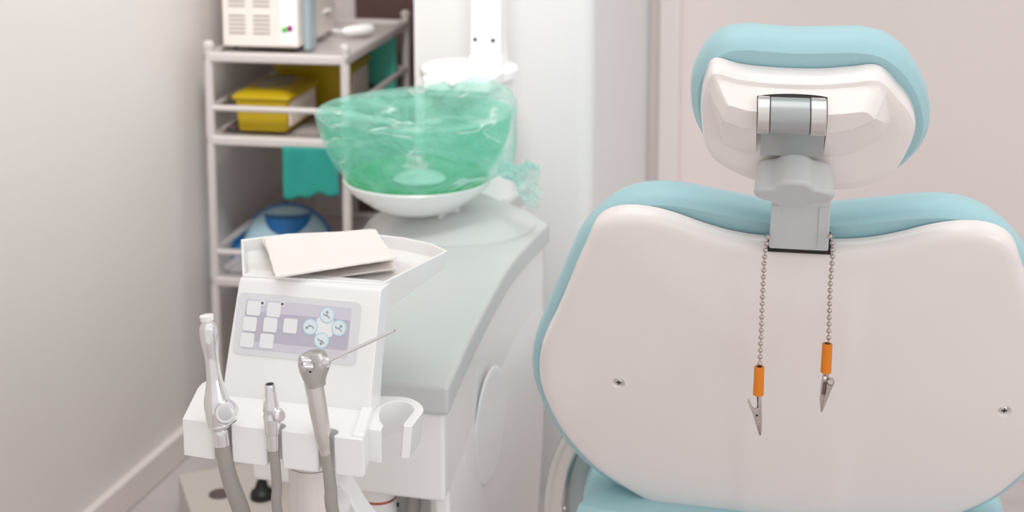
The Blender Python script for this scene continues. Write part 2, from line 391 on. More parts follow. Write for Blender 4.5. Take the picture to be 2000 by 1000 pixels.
# ================================================================== CUSPIDOR BOWL
bx, by = -.698, 2.098
bowl = thing('cuspidor_bowl', 'green tinted glass spittoon bowl on a white saucer above the grey worktop', 'spittoon bowl', (bx, by, .66))
zr_, zs = .816, .706
outer = [(.062, zs-.003), (.100, zs+.002), (.122, zs+.022), (.138, zs+.050), (.147, zs+.075), (.151, zr_-.004), (.1515, zr_)]
inner = [(.1485, zr_), (.144, zs+.075), (.135, zs+.052), (.118, zs+.026), (.095, zs+.009), (.045, zs+.006)]
def rings_xy(prof, n=72, c=(bx, by)): return [[Vector((c[0]+r*cos(2*pi*j/n), c[1]+r*sin(2*pi*j/n), z)) for j in range(n)] for r, z in prof]
V, F = loft(rings_xy(outer+inner)); make('glass_bowl', V, F, 'bowl', bowl)
V, F = loft(rings_xy([(.040, zs-.006), (.108, zs-.008), (.1125, zs+.003), (.106, zs+.012), (.098, zs+.009), (.09, zs+.001), (.03, zs+.0)])); make('green_base', V, F, 'base_green', bowl, label='saturated green ring under the bowl')  # even green of the base ring itself
V, F = loft(rings_xy([(.018, .655), (.05, .657), (.075, .668), (.104, .689), (.1165, .703), (.1185, .708), (.1165, .7105), (.109, .7085), (.1, .700), (.02, .697)])); make('saucer', V, F, 'plastic', bowl)
V, F = lathe((-.675, 2.13, ZT+.03), (-.690, 2.108, .664), [(0, .052), (.3, .046), (1, .05)], 48); make('swivel_stem', V, F, 'plastic', bowl)
V, F = loft(rings_xy([(.001, zs+.022), (.012, zs+.021), (.034, zs+.014), (.042, zs+.007), (.042, zs+.006), (.001, zs+.006)], 40, (bx+.01, by-.02))); make('drain_strainer', V, F, 'plastic', bowl)

# plastic bag stretched over it
bag = thing('plastic_cover', 'crumpled translucent mint plastic bag stretched over the green bowl', 'plastic bag', (bx, by, zs))
n = 180; rings = []
def nz(x, y, z): return noise.noise(Vector((x, y, z)))
prof = [(.108, zs+.004, 0), (.112, zs+.006, 0), (.1275, zs+.024, 0), (.143, zs+.052, 0), (.1515, zs+.078, 0), (.156, zr_-.008, 0), (.158, zr_+.001, 0), (.153, zr_+.006, .05)]
for i in range(1, 15): prof.append((.153*(1-i/15.0)+.001, zr_+.007, i/15.0))
for i, (r, z, k) in enumerate(prof):
    ring = []
    for j in range(n):
        t = 2*pi*j/n
        x, y = r*cos(t), r*sin(t)
        # right side of the bag hangs straight down from the rim (angle ~ towards +x)
        side = max(0, cos(t-radians(10)))**3
        rr = r
        if z < zr_ and k == 0: rr = lerp(r, .158, side*.85*sstep(zs, zs+.03, z))
        wr = .0022*nz(cos(t)*4, sin(t)*4, z*30+r*20)+.0016*nz(cos(t)*14+z*60, sin(t)*14, z*25)
        if k == 0 and i > 1:
            tk = (t+pi) % (2*pi)-pi; ds, dz_ = tk*.15-.012, z-(zs+.03); dk = sqrt(ds*ds+dz_*dz_); ph = atan2(dz_, -ds)
            wr += .0050*nz(ph*5.5, 4.2, dk*6)*math.exp(-dk/.13)*min(1, dk/.03)+.0022*nz(ph*14, 1.1, dk*4)*math.exp(-dk/.16)
        x, y = (rr+(wr if k == 0 else 0)+.0012)*cos(t), (rr+(wr if k == 0 else 0)+.0012)*sin(t)
        zz = z
        if k > 0 or i >= 6:
            pk = math.exp(-((x-.09)**2+(y-.06)**2)/.0034)*.036        # peak held up near the back right
            pk += math.exp(-((x+.0)**2+(y-.10)**2)/.006)*.012
            sag = -.030*sstep(.1, 1, k)*math.exp(-((x+.02)**2+(y+.03)**2)/.009)
            fold = .010*nz(x*16+y*9, y*22-x*10, 2.1)*sstep(0, .3, k)+.006*nz(x*55, y*30+x*30, 5.)*sstep(0, .3, k)
            zz = z+pk+sag+fold
        if i <= 1: zz += .003*nz(cos(t)*6, sin(t)*6, 9)+.002*nz(cos(t)*20, sin(t)*20, 3)
        ring.append(Vector((bx+x, by+y, zz)))
    rings.append(ring)
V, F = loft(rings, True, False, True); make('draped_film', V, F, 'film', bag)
# gathered knot and tail at the right
A = Yp(985, 340, by-.02); rings = []
tail = [(Yp(978, 330, by-.03), .012), (Yp(1000, 338, by-.03), .010), (Yp(1012, 345, by-.03), .013), (Yp(1022, 350, by-.03), .022), (Yp(1030, 358, by-.03), .030), (Yp(1036, 366, by-.03), .030)]
nn = 60
for i, (c, r) in enumerate(tail):
    ring = []
    for j in range(nn):
        t = 2*pi*j/nn; rr = r*(1+.45*nz(cos(t)*3, sin(t)*3, i*.35)+.3*nz(cos(t)*9, sin(t)*9, i*.5))
        sag = Vector((rr*.38*sin(t)+.25*rr*abs(cos(t)), rr*.6*sin(t+.6), -rr*1.15*cos(t)))
        ring.append(c+sag)
    rings.append(ring)
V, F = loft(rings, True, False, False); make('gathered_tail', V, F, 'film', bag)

# ================================================================== DELIVERY HEAD
head = thing('control_unit', 'white control unit with lilac keypad, tray and instrument holder on a column', 'dental control unit', (-.585, 1.36, 0))
# housing: side profile extruded along x with a crowned face
hp = [(1.330, .655), (1.336, .68), (1.344, .705), (1.355, .737), (1.363, .760), (1.3685, .775), (1.372, .779), (1.40, .779), (1.395, .762), (1.380, .72), (1.370, .69), (1.362, .655)]
rings = []
for x_, e in ((-.6655, .004), (-.664, .001), (-.660, 0), (-.503, 0), (-.4985, .001), (-.497, .004)):
    cyy, czz = 1.372, .72
    rings.append([Vector((x_+(z-.66)*.045*(1 if x_ < -.6 else -.06)+.000, lerp(y, cyy, e*6), lerp(z, czz, e*4))) for y, z in hp])
V, F = loft(rings); make('panel_housing', V, F, 'plastic', head, bevel=.003, seg=4, angle=28)
# keypad plane
kP = Vector((-.58, 1.3400-.0008, .693)); kd = Vector((0, 1.355-1.344, .737-.705)).normalized()
kn = Vector((0, -kd.z, kd.y)); kP = Vector((-.58, 1.344, .705))+kn*.0004
def KF(u, v, w_): return kP+Vector((1, 0, 0))*u+kd*v+kn*w_
def kuv(px, py):
    p = PL(px, py, kP, kn)-kP; return p.x, p.dot(kd)
u0, vt = kuv(475, 574); u1, _ = kuv(713, 588); ub, v0 = kuv(447, 695); ur, vb = kuv(690, 707)
KU0, KU1, KV0, KV1 = (u0+ub)/2, (u1+ur)/2, (v0+vb)/2, (vt+_)/2
def kpoly(x0, x1, y0, y1, r): return roundpoly(KU0+(KU1-KU0)*x0, KU0+(KU1-KU0)*x1, KV0+(KV1-KV0)*y0, KV0+(KV1-KV0)*y1, r)
kp_ = prism(kpoly(0, 1, 0, 1, .006), KF, -.002, .0008); keypad = make('keypad', *kp_, 'pad', head)
V, F = prism(kpoly(.065, .925, .095, .90, .003), KF, .0006, .0011); make('printed_field', V, F, 'lilac', keypad)
st = []
W_, H_ = KU1-KU0, KV1-KV0
for i in range(22):
    v = KV0+H_*(.225+.022*i+.0); st.append(prism([(KU0+W_*.066, v), (KU0+W_*.924, v), (KU0+W_*.924, v+H_*.0115), (KU0+W_*.066, v+H_*.0115)], KF, .0010, .00125))
V, F = merge(*st); make('printed_lines', V, F, 'lilac_dark', keypad)
def keyrect(px0, py0, px1, py1): # centre & half sizes from photo pixels
    return (px0+px1)/2, (py0+py1)/2
for (cx, cy) in [(497, 602), (536, 605), (489, 632.5), (529, 634.5), (568, 636.5), (484, 664), (522, 666)]:
    u, v = kuv(cx, cy); V, F = prism(roundpoly(u-.0078, u+.0078, v-.0076, v+.0076, .0022), KF, .0011, .0019)
    make('square_key', V, F, 'key', keypad)
for cx, cy in ((514, 592), (553, 594)):
    u, v = kuv(cx, cy); V, F = prism([(u+.0015*cos(t*pi/8), v+.0015*sin(t*pi/8)) for t in range(16)], KF, .0019, .0022)
    V2, F2 = prism([(u+.0032*cos(t*pi/8), v+.0032*sin(t*pi/8)) for t in range(16)], KF, .0011, .00195)
    o = make('indicator_window', V2, F2, 'key', keypad); 
    make('indicator', V, F, 'ink', head)
# cross of four round keys
u, v = kuv(635, 639)
cross = []
for t in range(48):
    a = 2*pi*t/48; cross.append((u+(.0105+.0018*cos(4*a+pi))*cos(a), v+(.0105+.0018*cos(4*a+pi))*sin(a)))
V, F = prism(cross, KF, .0011, .0016); make('key_cross', V, F, 'key', keypad)
def ribbon(pts, w_):
    P = [Vector((a, b, 0)) for a, b in pts]; L = []; R_ = []
    for i, p in enumerate(P):
        d = (P[min(i+1, len(P)-1)]-P[max(i-1, 0)]).normalized(); nn_ = Vector((-d.y, d.x, 0))*w_/2
        L.append((p+nn_).to_2d()); R_.append((p-nn_).to_2d())
    V, F = [], []
    for w0 in (.0021, .0024):
        V += [KF(q[0], q[1], w0) for q in L]+[KF(q[0], q[1], w0) for q in R_]
    m_ = len(P)
    for i in range(m_-1):
        F.append((2*m_+i, 2*m_+i+1, 3*m_+i+1, 3*m_+i)); F.append((i, m_+i, m_+i+1, i+1))
        F.append((i, i+1, 2*m_+i+1, 2*m_+i)); F.append((m_+i, 3*m_+i, 3*m_+i+1, m_+i+1))
    return V, F
ring_keys = [((640, 616), (0, 1), 1), ((663, 641), (.75, .66), 1), ((629, 665), (0, -1), 1), ((607, 638.5), (-.75, -.66), -1)]
for (cx, cy), ad, sg in ring_keys:
    u, v = kuv(cx, cy)
    hal = make('key_surround', *prism([(u+.0086*cos(t*pi/20), v+.0086*sin(t*pi/20)) for t in range(40)], KF, .0011, .0017), 'halo', keypad)
    rk = make('round_key', *prism([(u+.0072*cos(t*pi/20), v+.0072*sin(t*pi/20)) for t in range(40)], KF, .0017, .0021), 'keyblue', keypad)
    # reclining chair sign: S shaped stroke and arrow
    s_ = [(-.0040, .0016), (-.0032, .0004), (-.0014, -.0001), (.0004, -.0004), (.0018, -.0014), (.0034, -.0030)]
    if sg < 0: s_ = [(-.0018, .0018), (-.0004, .0012), (.0014, .0010), (.0030, .0004), (.0042, -.0014)]
    g = ribbon([(u+q.x, v+q.y) for q in spline([(a, b, 0) for a, b in s_], 4)], .0009)
    ax, ay = ad; L_ = (ax*ax+ay*ay)**.5; ax, ay = ax/L_, ay/L_
    b0 = (u+ax*.0004, v+ay*.0004) if sg > 0 else (u-.0014, v+.0008); e0 = (b0[0]+ax*.0040, b0[1]+ay*.0040)
    g2 = ribbon([b0, e0], .0007)
    l1 = (e0[0]-ax*.0017-ay*.0015, e0[1]-ay*.0017+ax*.0015); l2 = (e0[0]-ax*.0017+ay*.0015, e0[1]-ay*.0017-ax*.0015)
    g3 = ribbon([l1, e0, l2], .0007)
    V, F = merge(g, g2, g3); make('chair_sign', V, F, 'mark', head)

# instrument holder: plan outline with slots
HZ = .66
def hx(px, py=835): return Z(px, py, HZ).x
yf, yb = 1.264, 1.372
def slot(xc, wgap, r, yc):
    h = wgap/2; a0 = math.asin(h/r); out = [(xc-h-.003, yf), (xc-h, yf+.0019)]
    for i in range(15):
        a = -pi/2-a0-(2*pi-2*a0)*i/14
        out.append((xc+r*cos(a), yc+r*sin(a)))
    out += [(xc+h, yf+.0019), (xc+h+.003, yf)]
    return out
xs = [Yp(434.5, 868, yf).x, Yp(534.5, 878, yf).x, Yp(636, 884, yf).x]
poly = [(hx(355, 820)-.001, yf+.002)]
for xc, g_, r_ in zip(xs, (.0185, .0155, .0165), (.0108, .0092, .0098)): poly += slot(xc, g_, r_, yf+.0085)
xe = hx(708, 858)
poly += [(xe, yf), (xe-.008, yf+.04), (-.506, yb-.002), (-.525, yb+.010), (-.56, yb), (-.70, yb-.008), (-.702, yb-.016), (-.700, yb-.03)]
rings = []
for z_, e in ((.6195, .0), (HZ, 0)):
    rings.append([Vector((x, y+(HZ-z_)*.02, z_)) for x, y in poly])
V, F = loft(rings); make('holder_bar', V, F, 'plastic', head, bevel=.0032, seg=4, angle=40)
# cup holder at its right end (C shape)
cyc = Z(785, 813, .652); R0, R1 = .0185, .0265
arc_in = spline([(742, 822, 0), (741, 808, 0), (748, 793, 0), (765, 785.5, 0), (784, 784, 0), (800, 789, 0), (808, 797, 0), (806, 806, 0)], 4)
arc_out = spline([(818, 815, 0), (827, 802, 0), (822, 790, 0), (808, 781, 0), (790, 776, 0), (765, 774.5, 0)], 4)
cpx = [(704, 836), (744, 842), (749, 832)]+[(q.x, q.y) for q in arc_in]+[(787, 829), (789, 833), (805, 833)]+[(q.x, q.y) for q in arc_out]+[(735, 774), (704, 774)]
cpoly = [(q.x, q.y) for q in (Z(a, b, .655) for a, b in cpx)]
cxh = -.468
rings = [[Vector((x-(HZ-.006-z_)*(.10 if x > cxh else 0), y, z_)) for x, y in cpoly] for z_ in (.620, HZ-.0045)]
V, F = loft(rings); make('cup_holder', V, F, 'plastic', head, bevel=.0028, seg=4, angle=40)
V, F = prism([(xe-.013, yf+.004), (xe+.0010, yf+.004), (xe-.007, yf+.04), (-.504, yb+.002), (-.519, yb+.006), (xe-.021, yf+.04)], lambda a, b, c: Vector((a, b, c)), .6185, HZ+.0035); make('end_rib', V, F, 'plastic', head, bevel=.003, seg=4)

# tray on top
TZ = .7815
tp = [Z(a, b, TZ) for a, b in [(473, 537), (470, 467), (560, 456), (650, 452), (720, 455), (790, 463), (845, 475), (875, 489), (745, 554)]]
def offs(P, d):
    c = sum(P, Vector())/len(P); out = []
    for i, p in enumerate(P):
        a = (P[i]-P[i-1]).normalized(); b = (P[(i+1) % len(P)]-P[i]).normalized()
        na = Vector((-a.y, a.x, 0)); nb = Vector((-b.y, b.x, 0)); m_ = (na+nb).normalized(); s = d/max(.35, m_.dot(na))
        if (c-p).dot(m_) < 0: m_ = -m_
        out.append(p+m_*s)
    return out
hin = .0035
o_top = tp; tcen = sum(tp, Vector())/len(tp)
o_bot = [p+(tcen-p)*.04-Vector((0, 0, .036-.018*sstep(-.02, .03, (p-tcen).y))) for p in tp]
i_top = offs(tp, hin); i_bot = [p-Vector((0, 0, .015)) for p in offs(tp, hin+.003)]
V, F = loft([o_bot, [lerp(a, b, .6) for a, b in zip(o_bot, o_top)], o_top, i_top, i_bot]); make('tray', V, F, 'plastic', head, bevel=.0014, seg=3)
# column
c = Yp(612, 950, 1.335)
V, F = lathe((c.x, c.y, .0), (c.x, c.y, .64), [(0, .026), (.9, .026), (1, .026)], 48); col_ = make('support_column', V, F, 'plastic_warm', head)
V, F = lathe((c.x, c.y, Yp(612, 925, 1.31).z-.0003), (c.x, c.y, Yp(612, 925, 1.31).z+.0003), [(0, .0263), (1, .0263)], 48); make('column_seam', V, F, 'dgrey', col_)
V, F = lathe((c.x, c.y, 0), (c.x, c.y, .03), [(0, .12), (.5, .12), (1, .03)], 48); make('column_foot', V, F, 'plastic', head)
# white elbow arm to the unit
el = [(640, 932), (662, 929), (674, 932), (683, 943), (694, 962), (706, 983), (722, 1004), (760, 1040), (760, 1085), (730, 1050), (700, 1022), (684, 992), (672, 978), (640, 976)]
EP = [Yp(a, b, 1.42) for a, b in el]
V, F = loft([[p-Vector((0, .016, 0)) for p in EP], [p+Vector((0, .016, 0)) for p in EP]]); make('elbow_arm', V, F, 'plastic', head, bevel=.004, seg=4, angle=50)
e0 = Yp(640, 953, 1.42); e1 = Yp(735, 1040, 1.42)
V, F = tube([(c.x, c.y, e0.z-.004), (c.x+.01, 1.38, e0.z-.003), (e0.x+.01, 1.42, e0.z)], .012, 20); make('arm_joint', V, F, 'plastic', head)
V, F = tube([e1, e1+Vector((-.004, .04, -.06)), (e1.x-.01, 1.592, e1.z-.13)], .014, 20); make('arm_link', V, F, 'plastic', head)

# ------------------------------------------------------------------ paper towels on the tray
NT = 8
words = ['topmost', 'second', 'third', 'fourth', 'fifth', 'sixth', 'seventh', 'bottom']
for i in range(NT):
    zb = TZ-.0150+.0032*i
    lo = i < 3
    pts = [Z(a, b, zb) for a, b in ([(556, 553), (520, 482), (742, 468), (775, 527)] if lo else [(541, 543), (514, 465), (731, 450), (771, 506)])]
    rot = radians([-4.5, -2, 1.0, 3.0, 1.8, -1.0, .8, -.9][i]); c0 = sum(pts, Vector())/4
    nu, nv = 34, 20
    V = []; F = []; th = .0024
    for lay in (0, 1):
        for a in range(nv+1):
            for b in range(nu+1):
                u, v = b/nu, a/nv
                p = pts[0].lerp(pts[3], u).lerp(pts[1].lerp(pts[2], u), v)
                e = .0010*nz(u*14+7, v*14, i*3.1); d = p-c0; d.z = 0
                x_, y_ = d.x*cos(rot)-d.y*sin(rot), d.x*sin(rot)+d.y*cos(rot)
                sag = .0009*nz(u*2.5, v*2.5, i*.3)+.0003*nz(u*16, v*16, i*2.)
                z = zb+sag+th*lay
                if lay and (a in (0, nv) or b in (0, nu)): z -= th*.3
                V.append(Vector((c0.x+x_+e, c0.y+y_+e*.7, z)))
    k = (nv+1)*(nu+1); idx = lambda l, a, b: l*k+a*(nu+1)+b
    for a in range(nv):
        for b in range(nu):
            F.append((idx(0, a, b), idx(0, a+1, b), idx(0, a+1, b+1), idx(0, a, b+1))); F.append((idx(1, a, b), idx(1, a, b+1), idx(1, a+1, b+1), idx(1, a+1, b)))
    for a in range(nv):
        F.append((idx(0, a, 0), idx(1, a, 0), idx(1, a+1, 0), idx(0, a+1, 0))); F.append((idx(0, a, nu), idx(0, a+1, nu), idx(1, a+1, nu), idx(1, a, nu)))
    for b in range(nu):
        F.append((idx(0, 0, b), idx(0, 0, b+1), idx(1, 0, b+1), idx(1, 0, b))); F.append((idx(0, nv, b), idx(1, nv, b), idx(1, nv, b+1), idx(0, nv, b+1)))
    o = make('paper_towel', V, F, 'paper', None); q_ = NT-1-i
    tagm(o, (words[q_]+' folded paper towel of the stack on the white tray') if q_ in (0, NT-1) else (words[q_]+' folded paper towel from the top of the tray stack'), 'paper towel', 'folded paper towels on the tray')

# ================================================================== HANDPIECES
def axis_lathe(p_top, p_bot, ybot, ytop, prof, n=40, smooth=True):
    """prof in photo rows: [(py, half width px)] from bottom to top"""
    B = Yp(*p_bot, ybot); T = Yp(*p_top, ytop)
    if smooth:
        q = spline([(a, b, 0) for a, b in prof], 4); prof = [(v.x, max(.2, v.y)) for v in q]
    y0, y1 = p_bot[1], p_top[1]; dd = ((B+T)/2-CAM).dot(FW)/FPX
    return lathe(B, T, [((py-y0)/(y1-y0), hw*dd) for py, hw in prof], n), B, T, dd
hy = yf+.001
# 1 wide suction style handpiece
t = thing('suction_handpiece', 'tall chrome handpiece with white tip and round grey button, leftmost in the holder', 'dental handpiece', Yp(434, 868, hy))
vf, B, T, dd = axis_lathe((405, 630), (434, 868), hy, hy+.004, [(868, 17), (840, 17.5), (838, 16.5), (832, 22), (820, 25), (800, 26.5), (780, 25), (765, 21), (750, 17.5), (735, 15), (715, 13.8), (695, 13.8), (678, 16), (665, 17.3), (645, 17.5), (638, 16.5), (632, 13), (630, 11)])
body = make('metal_body', *vf, 'chrome', t)
ax = (T-B).normalized()
V, F = lathe(T-ax*.003, T+ax*.008, [(0, .0048), (.35, .0048), (.5, .0068), (.95, .0072), (1, .0062)], 32); make('white_tip', V, F, 'plastic', t, label='white plastic tip')
V, F = lathe(B-ax*.0005, B+ax*.015, [(0, .0088), (1, .0089)], 36); make('collar', V, F, 'satin', t)
bc = Yp(441, 806, hy-.010); bn = Vector((.35, -.9, .28)).normalized()
V, F = lathe(bc-bn*.008, bc+bn*.0026, [(0, .0125), (.8, .0115), (1, .0098)], 36); make('button_boss', V, F, 'chrome', t)
V, F = lathe(bc+bn*.0022, bc+bn*.0034, [(0, .0072), (.8, .0072), (1, .0066)], 32); bt = make('round_button', V, F, 'steel', t)
c1 = Yp(430, 828, hy)
V, F = tube([c1+Vector((.0115*cos(a), .0115*sin(a), .002*cos(a))) for a in [2*pi*i/24 for i in range(25)]], .0012, 10, 2); make('retaining_ring', V, F, 'chrome', t)
h = [Yp(435, 866, hy), Yp(441, 905, hy), Yp(452, 945, hy+.004), Yp(467, 985, hy+.010), Yp(485, 1035, hy+.02), Vector((-.600, 1.32, .44)), Vector((-.585, 1.38, .36)), Vector((-.585, 1.50, .32)), Vector((-.59, 1.67, .33))]
V, F = tube(h, lambda s: .0078+.0012*sstep(0, .4, s), 24); make('hose', V, F, 'hose', t)
# 2 saliva ejector
t = thing('saliva_ejector', 'short chrome saliva ejector valve with open black bore, middle of the holder', 'saliva ejector', Yp(534, 878, hy))
vf, B, T, dd = axis_lathe((527, 750), (534, 878), hy, hy+.002, [(878, 11.5), (852, 13), (850, 12.6), (845, 15), (825, 16.5), (815, 17), (806, 16), (795, 16.5), (782, 14.5), (765, 12), (754, 11.2), (750, 9.8)])
body = make('metal_body', *vf, 'chrome', t)
ax = (T-B).normalized()
V, F = cyl(T-ax*.007, T+ax*.0003, .0038, 24); make('bore', V, F, 'hole', t, label='black opening')
a = Yp(549, 812, hy-.003); V, F = lathe(a+Vector((-.006, 0, -.001)), a+Vector((.002, -.002, .001)), [(0, .0055), (.7, .0075), (1, .005)], 24); make('valve_lever', V, F, 'chrome', t)
h = [Yp(534, 876, hy), Yp(538, 910, hy), Yp(541, 950, hy+.002), Yp(542, 1000, hy+.004), Vector((-.575, 1.30, .46)), Vector((-.57, 1.33, .38)), Vector((-.55, 1.45, .34)), Vector((-.55, 1.67, .36))]
V, F = tube(h, .0053, 20); make('hose', V, F, 'hose', t)
# 3 air-water syringe
t = thing('air_water_syringe', 'chrome three way syringe with long thin angled nozzle and two buttons', 'dental syringe', Yp(637, 886, hy))
vf, B, T, dd = axis_lathe((612, 745), (637, 886), hy, hy+.002, [(887, 11), (875, 12), (862, 14.5), (850, 16), (830, 17), (800, 18), (760, 18.6), (745, 19)])
body = make('metal_handle', *vf, 'satin', t)
ax = (T-B).normalized(); pxm = dd
hc = Yp(612, 722, hy)
sx_ = Vector((.95, .15, .18)).normalized()
# head: hull lofted along the handle axis with a flattened front
rings = []
for tt, rx, ry, off in ((-.0165, .0100, .0098, 0), (-.0135, .0102, .0100, 0), (-.008, .0125, .0106, .0), (.000, .0160, .0104, .0012), (.007, .0166, .0104, .0016), (.013, .0150, .0104, .002), (.0172, .0118, .0098, .003), (.0190, .007, .006, .003), (.0194, .002, .002, .003)):
    ring = []
    e1 = (Vector((1, 0, 0))-ax*ax.x).normalized(); e2 = ax.cross(e1)
    for j in range(32):
        a = 2*pi*j/32; p = hc+ax*tt+e1*(rx*cos(a)+off)-e2*(ry*sin(a)); ring.append(p)
    rings.append(ring)
V, F = loft(rings); shd = make('syringe_head', V, F, 'head_metal', t); shd.data.polygons.foreach_set('use_smooth', [True]*len(shd.data.polygons))
for px, py, yy in ((592, 703.5, hy-.0115), (596, 716, hy-.0150)):
    c0 = Yp(px, py, yy); dn = Vector((-.72, -.62, .22)).normalized()
    V, F = lathe(c0-dn*.007, c0+dn*.0035, [(0, .0042), (.62, .0042), (.66, .0048), (.93, .0048), (1, .0043)], 28); make('push_button', V, F, 'steel', t)
bpy.context.view_layer.update()
I = shd.matrix_world.inverted(); ok, loc, nrm, fi = shd.ray_cast(I @ CAM, (I.to_3x3() @ ray(606, 726)).normalized())
c0 = shd.matrix_world @ loc if ok else Yp(606, 725.5, hy-.0108)
V, F = cyl(c0+Vector((0, .003, 0)), c0-Vector((0, .0005, 0)), .0012, 18); k_ = make('pin_hole', V, F, 'hole', t, label='tiny dark pin hole')
n0, n1 = Yp(634, 708, hy-.002), Yp(771, 645, hy+.006)
dn = (n1-n0).normalized()
V, F = lathe(n0-dn*.008, n0+dn*.006, [(0, .0060), (.45, .0060), (.5, .0048), (.62, .0048), (.66, .0058), (.85, .0056), (.9, .0042), (1, .0036)], 28); make('nozzle_nut', V, F, 'chrome', t)
V, F = lathe(n0, n1, [(0, .0026), (.45, .0023), (.5, .0019), (1, .0018), (1, .0009), (.98, .0009)], 20); make('nozzle', V, F, 'chrome', t)
h = [Yp(637, 884, hy), Yp(641, 915, hy), Yp(646, 955, hy+.001), Yp(651, 1005, hy+.004), Vector((-.505, 1.30, .46)), Vector((-.50, 1.34, .39)), Vector((-.52, 1.45, .34)), Vector((-.53, 1.67, .35))]
V, F = tube(h, lambda s: .0056+.001*sstep(0, .4, s), 20); make('hose', V, F, 'hose', t)

# ================================================================== DENTAL CHAIR
CR = radians(4.5)
exC = Vector((cos(CR), sin(CR), 0)); fwd = Vector((-sin(CR), cos(CR), 0))
def cframe(P, tdeg):
    t_ = radians(tdeg); ey = Vector((0, 0, 1))*cos(t_)-fwd*sin(t_); en = -(fwd*cos(t_)+Vector((0, 0, 1))*sin(t_))
    return (P, exC, ey, en)
def cuv(fr, px, py, off=0):
    O, ex, ey, en = fr; p = PL(px, py, O+en*off, en)-O; return p.dot(ex), p.dot(ey)
def cpt(fr, px, py, off=0):
    O, ex, ey, en = fr; return PL(px, py, O+en*off, en)
chair = thing('dental_chair', 'pale teal dental chair seen from behind, white shell and adjustable headrest', 'dental chair', Yp(1562, 480, 1.80)*1.0, CR)
chair.location.z = 0
bf = cframe(Vector(Yp(1562, 480, 1.46)), 24)
def mirror(L):
    return L+[(-a, b) for a, b in reversed(L)]
shl = [cuv(bf, a, b+11*(1-sstep(470, 640, b)), 0) for a, b in [(1500, 476), (1430, 466), (1370, 449), (1320, 431), (1275, 419), (1230, 414), (1195, 418), (1172, 429), (1157, 446), (1144, 478), (1120, 534), (1103, 580), (1085, 625), (1064, 668), (1052, 705), (1051, 745), (1062, 785), (1088, 838), (1124, 885), (1166, 926), (1225, 965), (1300, 1006), (1400, 1045), (1500, 1062)]]
sh_out = mirror([(min(a, -.001) if False else a, b) for a, b in shl])
def bdome(s, h, k):
    d = .016*(1-(1-k)**2.2)
    d += .0035*(1-sstep(.052, .072, abs(s+.004*h)))*sstep(0, .3, k)        # raised centre spine
    return d
shell_prof = [(.014, .0), (.007, -.0015), (.002, -.0055), (0, -.012), (0, -.022), (.004, -.026)]
V, F = pad(sh_out, bf, shell_prof, hb=bdome, N=176, rings=18)
shell = make('backrest_shell', V, F, 'plastic_warm', chair)
# slot for the headrest bar
s0 = cuv(bf, 1498, 480)[0]; s1 = cuv(bf, 1624, 480)[0]; hb_ = cuv(bf, 1560, 498, .006)[1]
def FR(fr): 
    O, ex, ey, en = fr; return lambda u, v, w_: O+ex*u+ey*v+en*w_
bool_cut(shell, prism([(s0, hb_), (s1, hb_), (s1, hb_+.08), (s0, hb_+.08)], FR(bf), -.020, .05))
# cushion
csh = [cuv(bf, a, b+11*(1-sstep(430, 600, b)), -.050) for a, b in [(1510, 388), (1450, 378), (1390, 366), (1330, 355), (1280, 352), (1235, 358), (1195, 374), (1163, 399), (1137, 430), (1115, 477), (1097, 522), (1081, 562), (1065, 602), (1049, 642), (1043, 675), (1043, 705), (1052, 740), (1075, 790), (1110, 845), (1160, 895), (1240, 945), (1340, 985), (1450, 1000)]]
cu_out = mirror(csh)
cprof = [(.020, -.0275), (.008, -.027), (.002, -.032), (0, -.042), (.001, -.056), (.008, -.070), (.022, -.080)]
V, F = pad(cu_out, bf, cprof, hf=lambda s, h, k: -.012*(1-(1-k)**2), N=144, rings=8)
make('backrest_cushion', V, F, 'teal', chair)
# screws in small wells
for px, py in ((1208, 749), (1962, 804)):
    best = None
    for d in [i*.0002 for i in range(0, 110)]:
        u, v = cuv(bf, px, py, d)
    wu, wv = cuv(bf, px, py, .010)
    O, ex, ey, en = bf
    # ray from the camera hits the shell mesh
    bpy.context.view_layer.update()
    I = shell.matrix_world.inverted(); r0 = I @ CAM; rd = (I.to_3x3() @ ray(px, py)).normalized()
    ok, loc, nrm, fi = shell.ray_cast(r0, rd)
    wpt = shell.matrix_world @ loc; wn_ = (shell.matrix_world.to_3x3() @ nrm).normalized()
    bool_cut(shell, lathe(wpt-wn_*.0035, wpt+wn_*.004, [(0, .0058), (.5, .0080), (1, .011)], 28))
    sc = make('screw', *lathe(wpt-wn_*.0036, wpt-wn_*.0014, [(0, .0050), (.5, .0050), (1, .0038)], 24), 'satin', shell, label='cross-head screw in a small well')
    x_, y_, _d = basis(wn_)
    V, F = merge(xf(box(-.0030, .0030, -.0006, .0006, 0, .0006), lambda v: wpt-wn_*.0015+x_*v.x+y_*v.y+wn_*v.z), xf(box(-.0006, .0006, -.0030, .0030, 0, .00062), lambda v: wpt-wn_*.0015+x_*v.x+y_*v.y+wn_*v.z))
    make('screw_slot', V, F, 'hole', sc)
